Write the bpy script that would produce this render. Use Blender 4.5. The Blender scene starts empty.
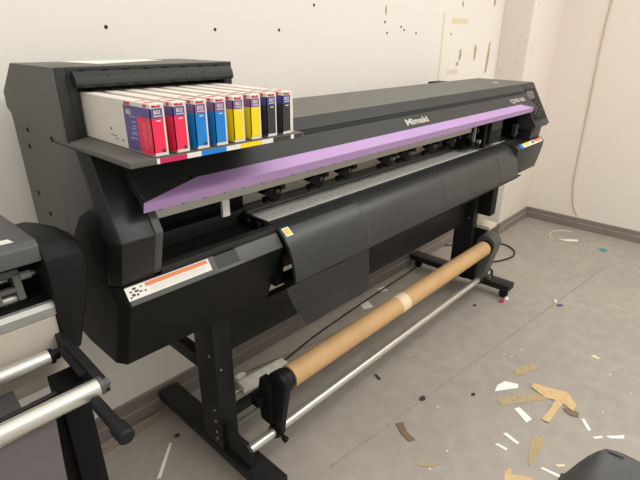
import bpy, bmesh, math, random
from mathutils import Vector, Matrix
random.seed(7)
COL = bpy.context.scene.collection

# ------------------------------------------------------------------ materials
def lin(c):
    return tuple(((v/255)/12.92 if v/255 <= .04045 else ((v/255+.055)/1.055)**2.4) for v in c) + (1,)

def mat(name, rgb, rough=.5, metal=0, noise=0., nscale=8., bump=0., bscale=200., spec=.5, coord='Object'):
    m = bpy.data.materials.new(name); m.use_nodes = True
    nt = m.node_tree; b = nt.nodes['Principled BSDF']
    b.inputs['Roughness'].default_value = rough
    b.inputs['Metallic'].default_value = metal
    b.inputs['Specular IOR Level'].default_value = spec
    c = lin(rgb)
    tc = nt.nodes.new('ShaderNodeTexCoord')
    n = nt.nodes.new('ShaderNodeTexNoise'); n.inputs['Scale'].default_value = nscale
    n.inputs['Detail'].default_value = 5
    nt.links.new(tc.outputs[coord], n.inputs['Vector'])
    r = nt.nodes.new('ShaderNodeValToRGB')
    k = noise
    r.color_ramp.elements[0].position = .3; r.color_ramp.elements[1].position = .7
    r.color_ramp.elements[0].color = tuple(max(0, v*(1-k)) for v in c[:3]) + (1,)
    r.color_ramp.elements[1].color = tuple(min(1, v*(1+k)) for v in c[:3]) + (1,)
    nt.links.new(n.outputs['Fac'], r.inputs['Fac'])
    nt.links.new(r.outputs['Color'], b.inputs['Base Color'])
    if bump:
        n2 = nt.nodes.new('ShaderNodeTexNoise'); n2.inputs['Scale'].default_value = bscale
        nt.links.new(tc.outputs[coord], n2.inputs['Vector'])
        bp = nt.nodes.new('ShaderNodeBump'); bp.inputs['Strength'].default_value = bump
        bp.inputs['Distance'].default_value = .002
        nt.links.new(n2.outputs['Fac'], bp.inputs['Height'])
        nt.links.new(bp.outputs['Normal'], b.inputs['Normal'])
    return m

M = {}
M['plastic'] = mat('charcoal_plastic', (46,46,44), .42, noise=.08, nscale=5, spec=.32)
M['plastic_mid'] = mat('mid_grey_plastic', (80,80,77), .45, noise=.08, nscale=6, spec=.4)
M['plastic_dark'] = mat('black_plastic', (27,27,26), .5, noise=.12, nscale=6, spec=.15)
M['plastic_end'] = mat('satin_black_cover', (30,30,28), .3, noise=.08, nscale=5, spec=.4)
M['lit_top'] = mat('lit_top_grey', (98,95,89), .5, noise=.12, nscale=12, spec=.5)  # paler grey: the light on upward faces is put into the colour
M['panel'] = mat('grey_painted_panel', (94,93,87), .55, noise=.06, nscale=3, spec=.3)
M['black'] = mat('matte_black', (17,17,17), .55, noise=.1, spec=.15)
M['steel_black'] = mat('black_painted_steel', (27,27,27), .5, noise=.15, nscale=14, spec=.3)
M['hole'] = mat('dark_opening', (14,14,14), .8)
M['purple_up'] = mat('purple_trim', (177,142,189), .45, noise=.02)
M['steel'] = mat('brushed_steel', (212,208,198), .3, .75)
M['steel_dull'] = mat('dull_steel', (178,176,170), .42, .6)
M['alu'] = mat('aluminium', (222,220,212), .4, .15, noise=.06, nscale=30)
M['alu_dark'] = mat('grey_aluminium', (128,127,122), .45, .2, noise=.08, nscale=30)
M['beige_metal'] = mat('beige_beam', (214,203,184), .5, 0, noise=.08)
M['white'] = mat('white_carton', (224,216,204), .6, noise=.02)
M['white_label'] = mat('white_sticker', (228,224,214), .5, noise=.03, nscale=60)
M['orange'] = mat('orange_print', (226,120,70), .5)
M['ink'] = mat('dark_print', (60,58,58), .6)
M['red'] = mat('red_print', (206,42,52), .5)
M['magenta'] = mat('magenta_label', (238,42,82), .45)
M['magenta_strip'] = mat('magenta_strip', (196,30,88), .45)
M['pinkish'] = mat('pale_red_print', (240,110,125), .5)
M['cyan'] = mat('cyan_label', (10,126,206), .45)
M['yellow'] = mat('yellow_label', (240,214,0), .45)
M['blackink'] = mat('black_label', (52,50,50), .45)
M['violet'] = mat('violet_band', (92,80,142), .45)
M['mauve'] = mat('mauve_band', (128,92,140), .45)
M['indigo'] = mat('indigo_band', (74,66,140), .45)
M['card'] = mat('brown_cardboard', (196,157,108), .62, noise=.07, nscale=9)
M['tape'] = mat('cream_tape', (228,208,170), .5)
M['apron'] = mat('satin_black_apron', (50,50,49), .36, noise=.10, nscale=4, spec=.45)
M['silver_print'] = mat('silver_letters', (196,190,180), .35, .3)
M['fabric'] = mat('grey_fabric', (112,106,106), .85, noise=.10, nscale=7, bump=.2, bscale=60)
M['fabric_dark'] = mat('dark_grey_fabric', (66,64,63), .8, noise=.1, nscale=7)
M['media'] = mat('beige_media', (186,176,162), .6, noise=.03)
M['bag'] = mat('worn_black_vinyl', (80,79,78), .62, noise=.25, nscale=9, bump=.35, bscale=40)
M['rubber'] = mat('black_rubber', (22,22,22), .6, noise=.1, spec=.3)
M['cable'] = mat('black_cable', (32,31,30), .5)
M['cable_tan'] = mat('tan_cable', (150,134,108), .5)
M['cable_white'] = mat('painted_cable', (212,196,172), .6)
M['paper'] = mat('white_paper', (240,236,226), .7, noise=.02)
M['kraft'] = mat('tan_masking_tape', (206,176,128), .7, noise=.10, nscale=40)
M['kraft_dull'] = mat('dusty_tape', (172,152,116), .75, noise=.14, nscale=40)
M['brown'] = mat('brown_tape', (118,98,76), .6, noise=.1, nscale=40)
M['debris'] = mat('dark_lint', (58,52,47), .9)
M['teal'] = mat('teal_paper', (40,150,135), .6)
M['lens'] = mat('grey_lcd', (88,88,84), .35)

def wall_material(name, rgb):
    m = mat(name, rgb, .75, noise=.025, nscale=1.3, bump=.08, bscale=60, coord='Generated')
    return m
M['wall'] = wall_material('off_white_painted_wall', (247,240,229))
M['wall_right'] = wall_material('cream_painted_wall', (242,233,221))
M['pillar'] = wall_material('pillar_paint', (238,229,217))
M['base'] = mat('grey_brown_vinyl_base', (132,122,113), .6, noise=.06, nscale=3)
M['stain'] = mat('brown_plaster_scar', (196,168,130), .8, noise=.2, nscale=60)
M['residue'] = mat('yellowed_tape_mark', (236,222,190), .8)

def floor_material():
    m = bpy.data.materials.new('worn_grey_floor_paint'); m.use_nodes = True
    nt = m.node_tree; b = nt.nodes['Principled BSDF']; L = nt.links
    b.inputs['Roughness'].default_value = .5
    tc = nt.nodes.new('ShaderNodeTexCoord')
    def noise(s, d=6):
        n = nt.nodes.new('ShaderNodeTexNoise'); n.inputs['Scale'].default_value = s; n.inputs['Detail'].default_value = d
        L.new(tc.outputs['Object'], n.inputs['Vector']); return n
    def ramp(src, p0, p1, c0, c1):
        r = nt.nodes.new('ShaderNodeValToRGB'); e = r.color_ramp.elements
        e[0].position = p0; e[1].position = p1; e[0].color = c0; e[1].color = c1
        L.new(src, r.inputs['Fac']); return r
    def mix(fac, a, bb, kind='MIX'):
        x = nt.nodes.new('ShaderNodeMixRGB'); x.blend_type = kind
        if isinstance(fac, float): x.inputs['Fac'].default_value = fac
        else: L.new(fac, x.inputs['Fac'])
        L.new(a, x.inputs['Color1'])
        if isinstance(bb, tuple): x.inputs['Color2'].default_value = bb
        else: L.new(bb, x.inputs['Color2'])
        return x
    base = ramp(noise(1.1).outputs['Fac'], .3, .7, lin((157,149,139)), lin((171,162,150)))
    fine = ramp(noise(14).outputs['Fac'], .35, .65, (.88,.88,.88,1), (1,1,1,1))
    c = mix(1., base.outputs['Color'], fine.outputs['Color'], 'MULTIPLY')
    sc = ramp(noise(6, 9).outputs['Fac'], .66, .74, (0,0,0,1), (.35,.35,.35,1))
    c = mix(sc.outputs['Color'], c.outputs['Color'], lin((140,124,106)))
    sp = ramp(noise(55, 3).outputs['Fac'], .72, .76, (0,0,0,1), (.5,.5,.5,1))
    c = mix(sp.outputs['Color'], c.outputs['Color'], lin((104,92,80)))
    L.new(c.outputs['Color'], b.inputs['Base Color'])
    bp = nt.nodes.new('ShaderNodeBump'); bp.inputs['Strength'].default_value = .12; bp.inputs['Distance'].default_value = .004
    L.new(noise(30).outputs['Fac'], bp.inputs['Height']); L.new(bp.outputs['Normal'], b.inputs['Normal'])
    return m
M['floor'] = floor_material()

def film_material():
    m = bpy.data.materials.new('smoky_clear_film'); m.use_nodes = True
    nt = m.node_tree; b = nt.nodes['Principled BSDF']; o = nt.nodes['Material Output']
    b.inputs['Base Color'].default_value = lin((70,69,68)); b.inputs['Roughness'].default_value = .3
    n = nt.nodes.new('ShaderNodeTexNoise'); n.inputs['Scale'].default_value = 6
    r = nt.nodes.new('ShaderNodeValToRGB'); r.color_ramp.elements[0].color = (.40,.40,.40,1); r.color_ramp.elements[1].color = (.48,.48,.48,1)
    nt.links.new(n.outputs['Fac'], r.inputs['Fac'])
    t = nt.nodes.new('ShaderNodeBsdfTransparent'); t.inputs['Color'].default_value = (.55,.55,.55,1)
    mx = nt.nodes.new('ShaderNodeMixShader')
    nt.links.new(r.outputs['Color'], mx.inputs['Fac'])
    nt.links.new(t.outputs['BSDF'], mx.inputs[1]); nt.links.new(b.outputs['BSDF'], mx.inputs[2])
    nt.links.new(mx.outputs['Shader'], o.inputs['Surface'])
    return m
M['film'] = film_material()

# ------------------------------------------------------------------ mesh helpers
class MB:
    def __init__(s): s.bm = bmesh.new(); s.mi = 0
    def _set(s, faces):
        for f in faces: f.material_index = s.mi
    def box(s, x0, x1, y0, y1, z0, z1, rot=None, pivot=None):
        vs = [s.bm.verts.new((x, y, z)) for x in (x0, x1) for y in (y0, y1) for z in (z0, z1)]
        if rot is not None:
            p = Vector(pivot if pivot else ((x0+x1)/2, (y0+y1)/2, (z0+z1)/2))
            for v in vs: v.co = rot @ (v.co - p) + p
        q = [(0,1,3,2),(4,6,7,5),(0,4,5,1),(2,3,7,6),(0,2,6,4),(1,5,7,3)]
        s._set([s.bm.faces.new([vs[i] for i in f]) for f in q]); return s
    def prism(s, prof, a0, a1, axis='x', inset0=0., inset1=0.):
        """closed profile swept along an axis; profile is (y,z) for x, (x,z) for y, (x,y) for z"""
        def pt(u, v, a):
            return {'x': (a, u, v), 'y': (u, a, v), 'z': (u, v, a)}[axis]
        A = [s.bm.verts.new(pt(u, v, a0)) for u, v in prof]
        B = [s.bm.verts.new(pt(u, v, a1)) for u, v in prof]
        n = len(prof); fs = []
        for i in range(n):
            j = (i+1) % n; fs.append(s.bm.faces.new((A[i], A[j], B[j], B[i])))
        fs.append(s.bm.faces.new(A[::-1])); fs.append(s.bm.faces.new(B)); s._set(fs); return s
    def loft(s, loops):
        """closed loops of equal length joined and capped"""
        R = [[s.bm.verts.new(p) for p in lp] for lp in loops]; n = len(loops[0]); fs = []
        for a, b in zip(R, R[1:]):
            for i in range(n):
                j = (i+1) % n; fs.append(s.bm.faces.new((a[i], a[j], b[j], b[i])))
        fs.append(s.bm.faces.new(R[0][::-1])); fs.append(s.bm.faces.new(R[-1])); s._set(fs); return s
    def tube(s, pts, r, seg=10, cap=True, inner=None):
        pts = [Vector(p) for p in pts]; rs = r if isinstance(r, (list, tuple)) else [r]*len(pts)
        t0 = (pts[1]-pts[0]).normalized(); up = Vector((0,0,1)) if abs(t0.z) < .9 else Vector((1,0,0))
        n = t0.cross(up).normalized(); rings = []
        for i, p in enumerate(pts):
            t = (pts[min(i+1, len(pts)-1)] - pts[max(i-1, 0)]).normalized()
            n = (n - t*n.dot(t)).normalized(); b = t.cross(n)
            rings.append([s.bm.verts.new(p + (n*math.cos(2*math.pi*k/seg) + b*math.sin(2*math.pi*k/seg))*rs[i]) for k in range(seg)])
        fs = []
        for a, b in zip(rings, rings[1:]):
            for k in range(seg):
                j = (k+1) % seg; f = s.bm.faces.new((a[k], a[j], b[j], b[k])); f.smooth = True; fs.append(f)
        if cap: fs.append(s.bm.faces.new(rings[0][::-1])); fs.append(s.bm.faces.new(rings[-1]))
        s._set(fs); return s
    def cyl(s, a, b, r, seg=24): return s.tube([a, b], r, seg)
    def lathe(s, a, axis, prof, seg=20):
        a = Vector(a); ax = Vector(axis).normalized()
        pts = [a + ax*h for h, _ in prof]
        return s.tube(pts, [max(q, 1e-4) for _, q in prof], seg)
    def sheet(s, rows, thick=.0015):
        """grid of points -> thin solid sheet"""
        V = [[s.bm.verts.new(p) for p in r] for r in rows]; fs = []
        for a, b in zip(V, V[1:]):
            for i in range(len(a)-1): 
                f = s.bm.faces.new((a[i], a[i+1], b[i+1], b[i])); f.smooth = True; fs.append(f)
        s._set(fs)
        bmesh.ops.recalc_face_normals(s.bm, faces=fs)
        bmesh.ops.solidify(s.bm, geom=fs, thickness=thick)
        return s
    def build_each(s, name, m, parent=None, bevel=0.):
        """every separate piece becomes a mesh of its own"""
        bm = s.bm; bm.verts.index_update(); seen = set(); out = []
        for v in bm.verts:
            if v in seen: continue
            isl = []; stack = [v]; seen.add(v)
            while stack:
                q = stack.pop(); isl.append(q)
                for e in q.link_edges:
                    w = e.other_vert(q)
                    if w not in seen: seen.add(w); stack.append(w)
            part = MB(); mp = {q: part.bm.verts.new(q.co) for q in isl}
            for f in {f for q in isl for f in q.link_faces}:
                g = part.bm.faces.new([mp[q] for q in f.verts]); g.smooth = f.smooth
            out.append(part.build(name, m, parent, bevel))
        bm.free(); return out
    def build(s, name, mats, parent=None, bevel=0., seg=2, smooth=False):
        bmesh.ops.recalc_face_normals(s.bm, faces=s.bm.faces)
        if bevel:
            es = [e for e in s.bm.edges if len(e.link_faces) == 2 and e.calc_face_angle(0) > .35 and not (e.link_faces[0].smooth and e.link_faces[1].smooth)]
            bmesh.ops.bevel(s.bm, geom=es, offset=bevel, segments=seg, affect='EDGES', profile=.6, clamp_overlap=True)
        me = bpy.data.meshes.new(name); s.bm.to_mesh(me); s.bm.free()
        for p in me.polygons: p.use_smooth = True
        me.set_sharp_from_angle(angle=math.radians(180 if smooth else 32))
        for m in (mats if isinstance(mats, (list, tuple)) else [mats]): me.materials.append(M[m] if isinstance(m, str) else m)
        o = bpy.data.objects.new(name, me); COL.objects.link(o)
        if parent:
            o.parent = parent
            w = Matrix.Identity(4); q = parent
            while q: w = q.matrix_local @ w if False else (Matrix.Translation(q.location) @ w); q = q.parent
            o.matrix_parent_inverse = Matrix.Identity(4)
            off = w.to_translation()
            me.transform(Matrix.Translation(-off))
        return o

def tag(o, label, cat, group=None, kind=None):
    if label: o['label'] = label
    if cat: o['category'] = cat
    if group: o['group'] = group
    if kind: o['kind'] = kind
    return o

def thing(name, loc, label, cat, group=None):
    o = bpy.data.objects.new(name, None); COL.objects.link(o); o.location = loc; o.empty_display_size = .05
    return tag(o, label, cat, group)

def structure(o): o['kind'] = 'structure'; return o

def text(name, body, size, origin, right, up, m, parent, depth=.0006, bold=0., squash=1., shear=0.):
    cu = bpy.data.curves.new(name, 'FONT'); cu.body = body; cu.size = size; cu.extrude = depth; cu.offset = bold; cu.shear = shear
    cu.resolution_u = 3
    t = bpy.data.objects.new(name, cu); COL.objects.link(t)
    bpy.context.view_layer.update()
    me = bpy.data.meshes.new_from_object(t.evaluated_get(bpy.context.evaluated_depsgraph_get()))
    bpy.data.objects.remove(t); bpy.data.curves.remove(cu)
    r = Vector(right).normalized(); u = Vector(up).normalized(); n = r.cross(u)
    mt = Matrix(((r.x*squash, u.x, n.x, origin[0]), (r.y*squash, u.y, n.y, origin[1]), (r.z*squash, u.z, n.z, origin[2]), (0,0,0,1)))
    off = Vector((0,0,0)); q = parent
    while q: off += q.location; q = q.parent
    me.transform(Matrix.Translation(-off) @ mt); me.materials.clear(); me.materials.append(M[m])
    o = bpy.data.objects.new(name, me); COL.objects.link(o); o.parent = parent
    return o

# ------------------------------------------------------------------ camera (a phone held at 1.475 m)
F = 471.865
RC = ((0.68135316, -0.73192952, 0.00608596), (-0.28221294, -0.27036565, -0.92046633), (0.67536192, 0.62544511, -0.39077448))
RR, RD, RF = (Vector(r) for r in RC)
EYE = Vector((0, 0, 1.475))
cam = bpy.data.cameras.new('camera'); co = bpy.data.objects.new('camera', cam); COL.objects.link(co)
cam.sensor_width = 36; cam.lens = F/640*36; cam.clip_start = .02
co.matrix_world = Matrix(((RR.x, -RD.x, -RF.x, EYE.x), (RR.y, -RD.y, -RF.y, EYE.y), (RR.z, -RD.z, -RF.z, EYE.z), (0,0,0,1)))
bpy.context.scene.camera = co

def ground(px, py, z=0.):
    """where a sight line meets a level surface: used to set the scraps out on the floor"""
    d = RR*((px-320)/F) + RD*((py-240)/F) + RF
    return EYE + d*((z-EYE.z)/d.z)

# ------------------------------------------------------------------ the room
WY, WX, PX, PY = 1.60, 4.27, 3.66, 1.39
floor = structure(MB().box(-2.6, WX+.1, -2.6, WY+.1, -.08, 0).build('floor', 'floor'))
wall_back = structure(MB().box(-2.6, WX+.1, WY, WY+.12, 0, 3.0).build('wall_back', 'wall'))
wall_right = structure(MB().box(WX, WX+.12, -2.6, WY, 0, 3.0).build('wall_right', 'wall_right'))
pillar = structure(MB().box(PX, WX, PY, WY, 0, 3.0).build('wall_corner', 'pillar', bevel=.006))
structure(MB().prism([(WY,0),(WY-.022,0),(WY-.020,.055),(WY-.012,.060),(WY-.012,.108),(WY,.112)], -2.6, PX).build('baseboard_back', 'base'))
structure(MB().prism([(WX,0),(WX-.022,0),(WX-.020,.050),(WX-.012,.055),(WX-.010,.088),(WX,.092)], -2.6, PY, 'y').build('baseboard_right', 'base'))
b = MB(); b.prism([(PY,0),(PY-.022,0),(PY-.020,.050),(PY-.012,.055),(PY-.010,.088),(PY,.092)], PX-.02, WX-.02)
b.prism([(PX,0),(PX-.022,0),(PX-.020,.050),(PX-.012,.055),(PX-.010,.088),(PX,.092)], PY-.02, WY-.02, 'y')
structure(b.build('baseboard_corner', 'base'))
# floor joint: a slightly sunken filled seam
b = MB(); b.prism([(.98,.8425),(3.6,.559),(3.6,.567),(.98,.8535)], -.001, .0008, 'z')
s = b.build('floor_seam', mat('seam_filler', (152,143,131), .7, noise=.16, nscale=30), floor); s['kind'] = 'structure'
def on_wall(px, py, axis, val):
    d = RR*((px-320)/F) + RD*((py-240)/F) + RF
    k = 'xyz'.index(axis); return EYE + d*((val-EYE[k])/d[k])
for px, py in ((106,27),(215,29.5),(279,30),(314,5),(387,33),(385,22),(401,27),(416,33),(404,30),(451,34)):
    p = on_wall(px, py, 'y', WY)
    MB().lathe((p.x, WY+.001, p.z), (0,-1,0), [(0,.007),(.002,.006),(.003,.003)], 10).build('screw_hole', 'debris', wall_back)
for px, py, w, h in ((460,55,.018,.09),(475,52,.016,.11),(457,64,.02,.03),(463,4,.010,.04),(386,10,.007,.05),(495,2,.014,.06)):
    p = on_wall(px, py, 'y', WY)
    pts = []
    for k in range(12):
        a = 2*math.pi*k/12; q = random.uniform(.7, 1.15); pts.append((p.x+math.cos(a)*w*q, p.z+math.sin(a)*h*q*.5))
    MB().prism(pts, WY-.0015, WY, 'y').build('plaster_scar', 'stain', wall_back)
p = on_wall(487, 57, 'y', WY)
MB().prism([(p.x-.012,p.z-.11),(p.x+.014,p.z-.10),(p.x+.03,p.z),(p.x+.024,p.z+.11),(p.x+.006,p.z+.09),(p.x-.006,p.z)], WY-.0015, WY, 'y').build('plaster_scar', 'stain', wall_back)
for px, py, w, h in ((460,21,.20,.03),(452,72,.14,.03),(441,50,.02,.42)):
    p = on_wall(px, py, 'y', WY)
    MB().box(p.x-w/2, p.x+w/2, WY-.001, WY, p.z-h/2, p.z+h/2).build('tape_residue', 'residue', wall_back)
for k in range(9):
    z = 1.0 + random.random()*1.1
    MB().lathe((PX+.03+random.random()*.06, PY+.001, z), (0,-1,0), [(0,.008),(.002,.004)], 8).build('paint_chip', 'stain', pillar)
for k in range(7):
    MB().lathe((PX+.001, PY+.03+random.random()*.15, 1.15+random.random()*.75), (-1,0,0), [(0,.006),(.002,.003)], 8).build('paint_chip', 'stain', pillar)

# ------------------------------------------------------------------ wide-format printer
PR = thing('wide_format_printer', (1.65, 1.23, 0), 'long charcoal wide-format inkjet printer with purple trim standing along the back wall', 'printer')
XL, XR = .376, 2.926
def strip_bracket(): pass

# stand -----------------------------------------------------------
def caster(name, x, y, parent):
    b = MB(); b.cyl((x-.011,y,.027), (x+.011,y,.027), .027, 20); c = b.build(name, 'rubber', parent, bevel=.004)
    MB().box(x-.017, x-.012, y-.02, y+.016, .02, .062).box(x+.012, x+.017, y-.02, y+.016, .02, .062).box(x-.017, x+.017, y-.02, y+.02, .054, .062).build('caster_fork', 'steel_black', c)
    return c
for fx in (.70, 2.63):
    f = MB().box(fx, fx+.09, .875, 1.575, .062, .10).build('foot', 'steel_black', PR, bevel=.003)
    for y in (.915, 1.53): caster('caster', fx+.045, y, f)
for lx, lw in ((.702, .072), (2.55, .058)):
    b = MB().box(lx, lx+lw, 1.12, 1.235, .10, .80); l = b.build('leg', 'steel_black', PR, bevel=.004)
    b = MB()
    for z in (.14, .17, .22, .27, .5): b.cyl((lx-.002, 1.15, z), (lx+.002, 1.15, z), .005, 10)
    for z in (.16, .19, .45): b.cyl((lx+.02, 1.119, z), (lx+.02, 1.117, z), .004, 10)
    b.build_each('bolt', 'steel_dull', l)
# gusset that carries the take-up rail in front of each leg
for gx in (.716, 2.60):
    MB().prism([(1.13,.10),(1.13,.225),(1.0,.20),(.975,.185),(.972,.135),(.99,.10)], gx, gx+.012).build('rail_bracket', 'steel_black', PR, bevel=.002)
MB().box(.76, 2.58, 1.17, 1.205, .462, .60).build('crossbeam', 'steel_black', PR, bevel=.003)
MB().box(.76, 2.58, 1.15, 1.175, .185, .225).build('lower_crossbeam', 'steel_black', PR, bevel=.003)
MB().cyl((.74,1.155,.135), (2.6,1.155,.135), .011, 14).build('tension_bar', 'alu_dark', PR)
for rx in (.702, 2.555): MB().box(rx, rx+.038, 1.235, 1.52, .412, .466).build('rear_arm', 'steel_black', PR, bevel=.002)

# chassis ---------------------------------------------------------
MB().prism([(1.10,.74),(1.06,.84),(1.06,.90),(1.20,.92),(1.385,.92),(1.385,.74)], .50, 2.80).build('chassis', 'black', PR, bevel=.004)
MB().box(.86, 2.82, 1.215, 1.385, .92, 1.215).build('rear_housing', 'plastic_dark', PR)
# left tower ------------------------------------------------------
tp = [(1.12,1.417),(1.385,1.417),(1.49,1.345),(1.495,1.305),(1.465,1.29),(1.465,.665),(1.20,.74),(1.06,.90),(1.06,1.25),(1.12,1.262)]
MB().prism(tp, .3855, .41).build('tower_front', 'plastic', PR, bevel=.002)
tw = MB().prism(tp, .381, .3855).build('tower_side_panel', 'panel', PR)
b = MB()
for y, z in ((1.362,1.261),(1.201,1.260),(1.376,1.218),(1.204,1.235),(1.139,1.198),(1.394,1.088),(1.333,1.043)):
    b.cyl((.3815,y,z), (.379,y,z), .006, 12)
b.build_each('screw', 'black', tw)
b = MB()
b.box(.41, .845, 1.12, 1.385, 1.395, 1.417)
b.box(.41, .845, 1.20, 1.385, 1.262, 1.395)
b.box(.41, .428, 1.12, 1.20, 1.262, 1.395)
b.box(.818, .845, 1.12, 1.20, 1.262, 1.395)
tb = b.build('ink_tower', 'plastic', PR, bevel=.002)
MB().box(.41, .86, 1.385, 1.465, .74, 1.40).build('tower_back', 'panel', PR, bevel=.003)
MB().box(.381, .845, 1.1205, 1.3845, 1.4168, 1.4185).build('tower_lit_top', 'lit_top', PR, bevel=.0006)  # thin added plate; its paler colour stands for light on the tower top
fl = MB().prism([(1.118,1.409),(1.108,1.409),(1.098,1.398),(1.094,1.383),(1.098,1.376),(1.108,1.376),(1.112,1.392),(1.118,1.398)], .418, .832).build('flap', 'plastic', PR, bevel=.001)
b = MB()
for k in range(8): b.box(.437+k*.05, .447+k*.05, 1.1085, 1.1195, 1.4085, 1.4115)
b.build_each('hinge_tab', 'black', fl)
b = MB()
for k in range(8): b.box(.441+k*.05, .443+k*.05, 1.096, 1.10, 1.382, 1.3995)
b.build_each('seam_line', 'plastic_mid', fl)

# ink shelf -------------------------------------------------------
sh = MB().prism([(.378,.818),(.822,.818),(.822,1.20),(.42,1.20),(.42,1.119),(.378,1.085)], 1.2565, 1.268, 'z').build('ink_shelf', 'panel', PR, bevel=.002)
segs = ((.431,.437,'white_label'),(.437,.496,'magenta_strip'),(.496,.529,'white_label'),(.529,.591,'cyan'),(.591,.628,'white_label'),(.628,.688,'yellow'),(.688,.722,'white_label'),(.722,.778,'blackink'),(.778,.788,'white_label'),(.788,.815,'blackink'))
for a, c, m in segs:
    MB().box(a, c, .8168, .818, 1.2575, 1.2672).build('colour_strip', m, sh)

# left cover ------------------------------------------------------
def chamfered(prof, x0, x1, ch, dy):
    """profile loops: an outer one set back by dy at x0, then full size at x0+ch"""
    a = [(x0, y + (dy if y < 1.1 else 0), z) for y, z in prof]
    c = [(x0+ch, y, z) for y, z in prof]; e = [(x1, y, z) for y, z in prof]
    return MB().loft([a, c, e])
cv = [(1.03,1.256),(.971,1.105),(.945,1.064),(.984,.946),(1.20,.946),(1.20,1.256)]
chamfered(cv, XL, .472, .017, .028).build('end_cover', 'plastic_end', PR, bevel=.003)
MB().prism([(1.115,1.089),(1.045,1.126),(1.0,1.123),(.98,1.061),(1.02,.946),(1.20,.946),(1.20,1.0)], .374, .392).build('end_cover_skirt', 'black', PR, bevel=.002)
cv2 = [(1.03,1.200),(.974,1.108),(.950,1.066),(.988,.95),(1.20,.95),(1.20,1.20)]
MB().prism(cv2, .4745, .495).build('end_cover_trim', 'plastic_mid', PR, bevel=.002)
lc = [(.954,.906),(1.036,.700),(1.215,.695),(1.42,.72),(1.42,.942),(.982,.943)]
ca = chamfered(lc, XL, .868, .017, .03).build('lower_cover', 'plastic_dark', PR, bevel=.003)
# grey sloping ledge strip with a notch
def ledge(x0, x1, d=0., name='ledge', m='plastic_mid'):
    return MB().prism([(.9525,.9065),(.980,.9445+d),(.986,.9440+d),(.9585,.905)], x0, x1).build(name, m, PR, bevel=.0008)
ledge(.395, .640); ledge(.712, .868)
MB().prism([(.9527,.9065),(.9578,.9137),(.9625,.9115),(.956,.903)], .62, .73).build('ledge', 'plastic_mid', PR)
MB().prism([(.9585,.914),(.978,.943),(.9815,.9405),(.962,.9115)], .640, .712).build('finger_notch', 'plastic', PR)
# warning label lying on the ledge
def on_ledge(u, v):   # u along x, v 0..1 up the slope
    y0, z0, y1, z1 = .9525, .9065, .980, .9445
    n = Vector((0, -(z1-z0), (y1-y0))).normalized()
    return Vector((u, y0+(y1-y0)*v, z0+(z1-z0)*v)), n
def ledge_patch(u0, u1, v0, v1, h):
    L = []
    for u, v in ((u0,v0),(u1,v0),(u1,v1),(u0,v1)):
        p, n = on_ledge(u, v); L.append((p+n*.0002, p+n*h))
    return [tuple(a) for a, _ in L], [tuple(c) for _, c in L]
lb = MB().loft(ledge_patch(.394, .622, .28, .97, .0008)).build('warning_label', 'white_label', PR)
MB().loft(ledge_patch(.443, .616, .72, .93, .0012)).build('orange_bar', 'orange', lb)
b = MB()
for u0, u1, v0, v1 in ((.405,.413,.45,.58),(.414,.424,.62,.72),(.402,.408,.66,.74),(.416,.421,.42,.54),(.411,.419,.76,.88),(.424,.432,.55,.62),(.430,.434,.78,.86),(.437,.441,.50,.60),(.399,.404,.38,.46)):
    b.loft(ledge_patch(u0, u1, v0, v1, .0012))
b.build_each('pictogram', 'ink', lb)
b = MB()
for v in (.42, .52, .60): b.loft(ledge_patch(.45, .606, v, v+.016, .0011))
b.build('fine_print', mat('pale_grey_print', (190,185,178), .6), lb)

# maintenance station seen through the opening --------------------
MB().prism([(.984,.944),(.984,.962),(1.012,.962),(1.015,.944)], .495, .868).build('station_front_bar', 'plastic', PR, bevel=.002)
MB().box(.49, .868, 1.012, 1.20, .925, .938).build('station_tray', 'steel_dull', PR, bevel=.001)
MB().box(.49, .90, 1.175, 1.215, .93, 1.21).build('station_back', 'plastic_dark', PR, bevel=.002)
MB().box(.49, .86, 1.13, 1.175, .938, .985).build('station_rail', 'plastic', PR, bevel=.002)
MB().box(.515, .535, 1.02, 1.045, .938, .944).box(.70, .725, 1.05, 1.065, .938, .946).box(.80,.86,1.02,1.05,.938,.944).build_each('station_clip', 'black', PR)
b = MB().box(.853, .868, 1.015, 1.18, .938, .972)
for y in (1.04,1.09,1.13): b.cyl((.84,y,.958),(.853,y,.958),.012,12)
b.build('station_gear', 'black', PR, bevel=.001)

# hood ------------------------------------------------------------
hp = [(.934,1.127),(.928,1.150),(.957,1.172),(1.000,1.2135),(1.004,1.212),(1.013,1.222),(1.011,1.226),(1.041,1.257),(1.384,1.260),(1.384,1.214),(1.06,1.20),(.965,1.150),(.952,1.127)]
hood = MB().prism(hp, .452, 2.72).build('hood', 'plastic', PR, bevel=.0012, seg=1)
MB().prism([(1.042,1.2575),(1.044,1.2590),(1.384,1.2622),(1.384,1.2602)], .848, 2.924).build('hood_lit_top', 'lit_top', hood)  # added plate that paints the hood's upward face as brightly lit
b = MB().prism([(1.0005,1.2138),(1.004,1.2128),(1.0125,1.2222),(1.0105,1.2245),(1.0075,1.2215)], .47, 2.69)
b.build('hood_groove', 'hole', hood)
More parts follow.
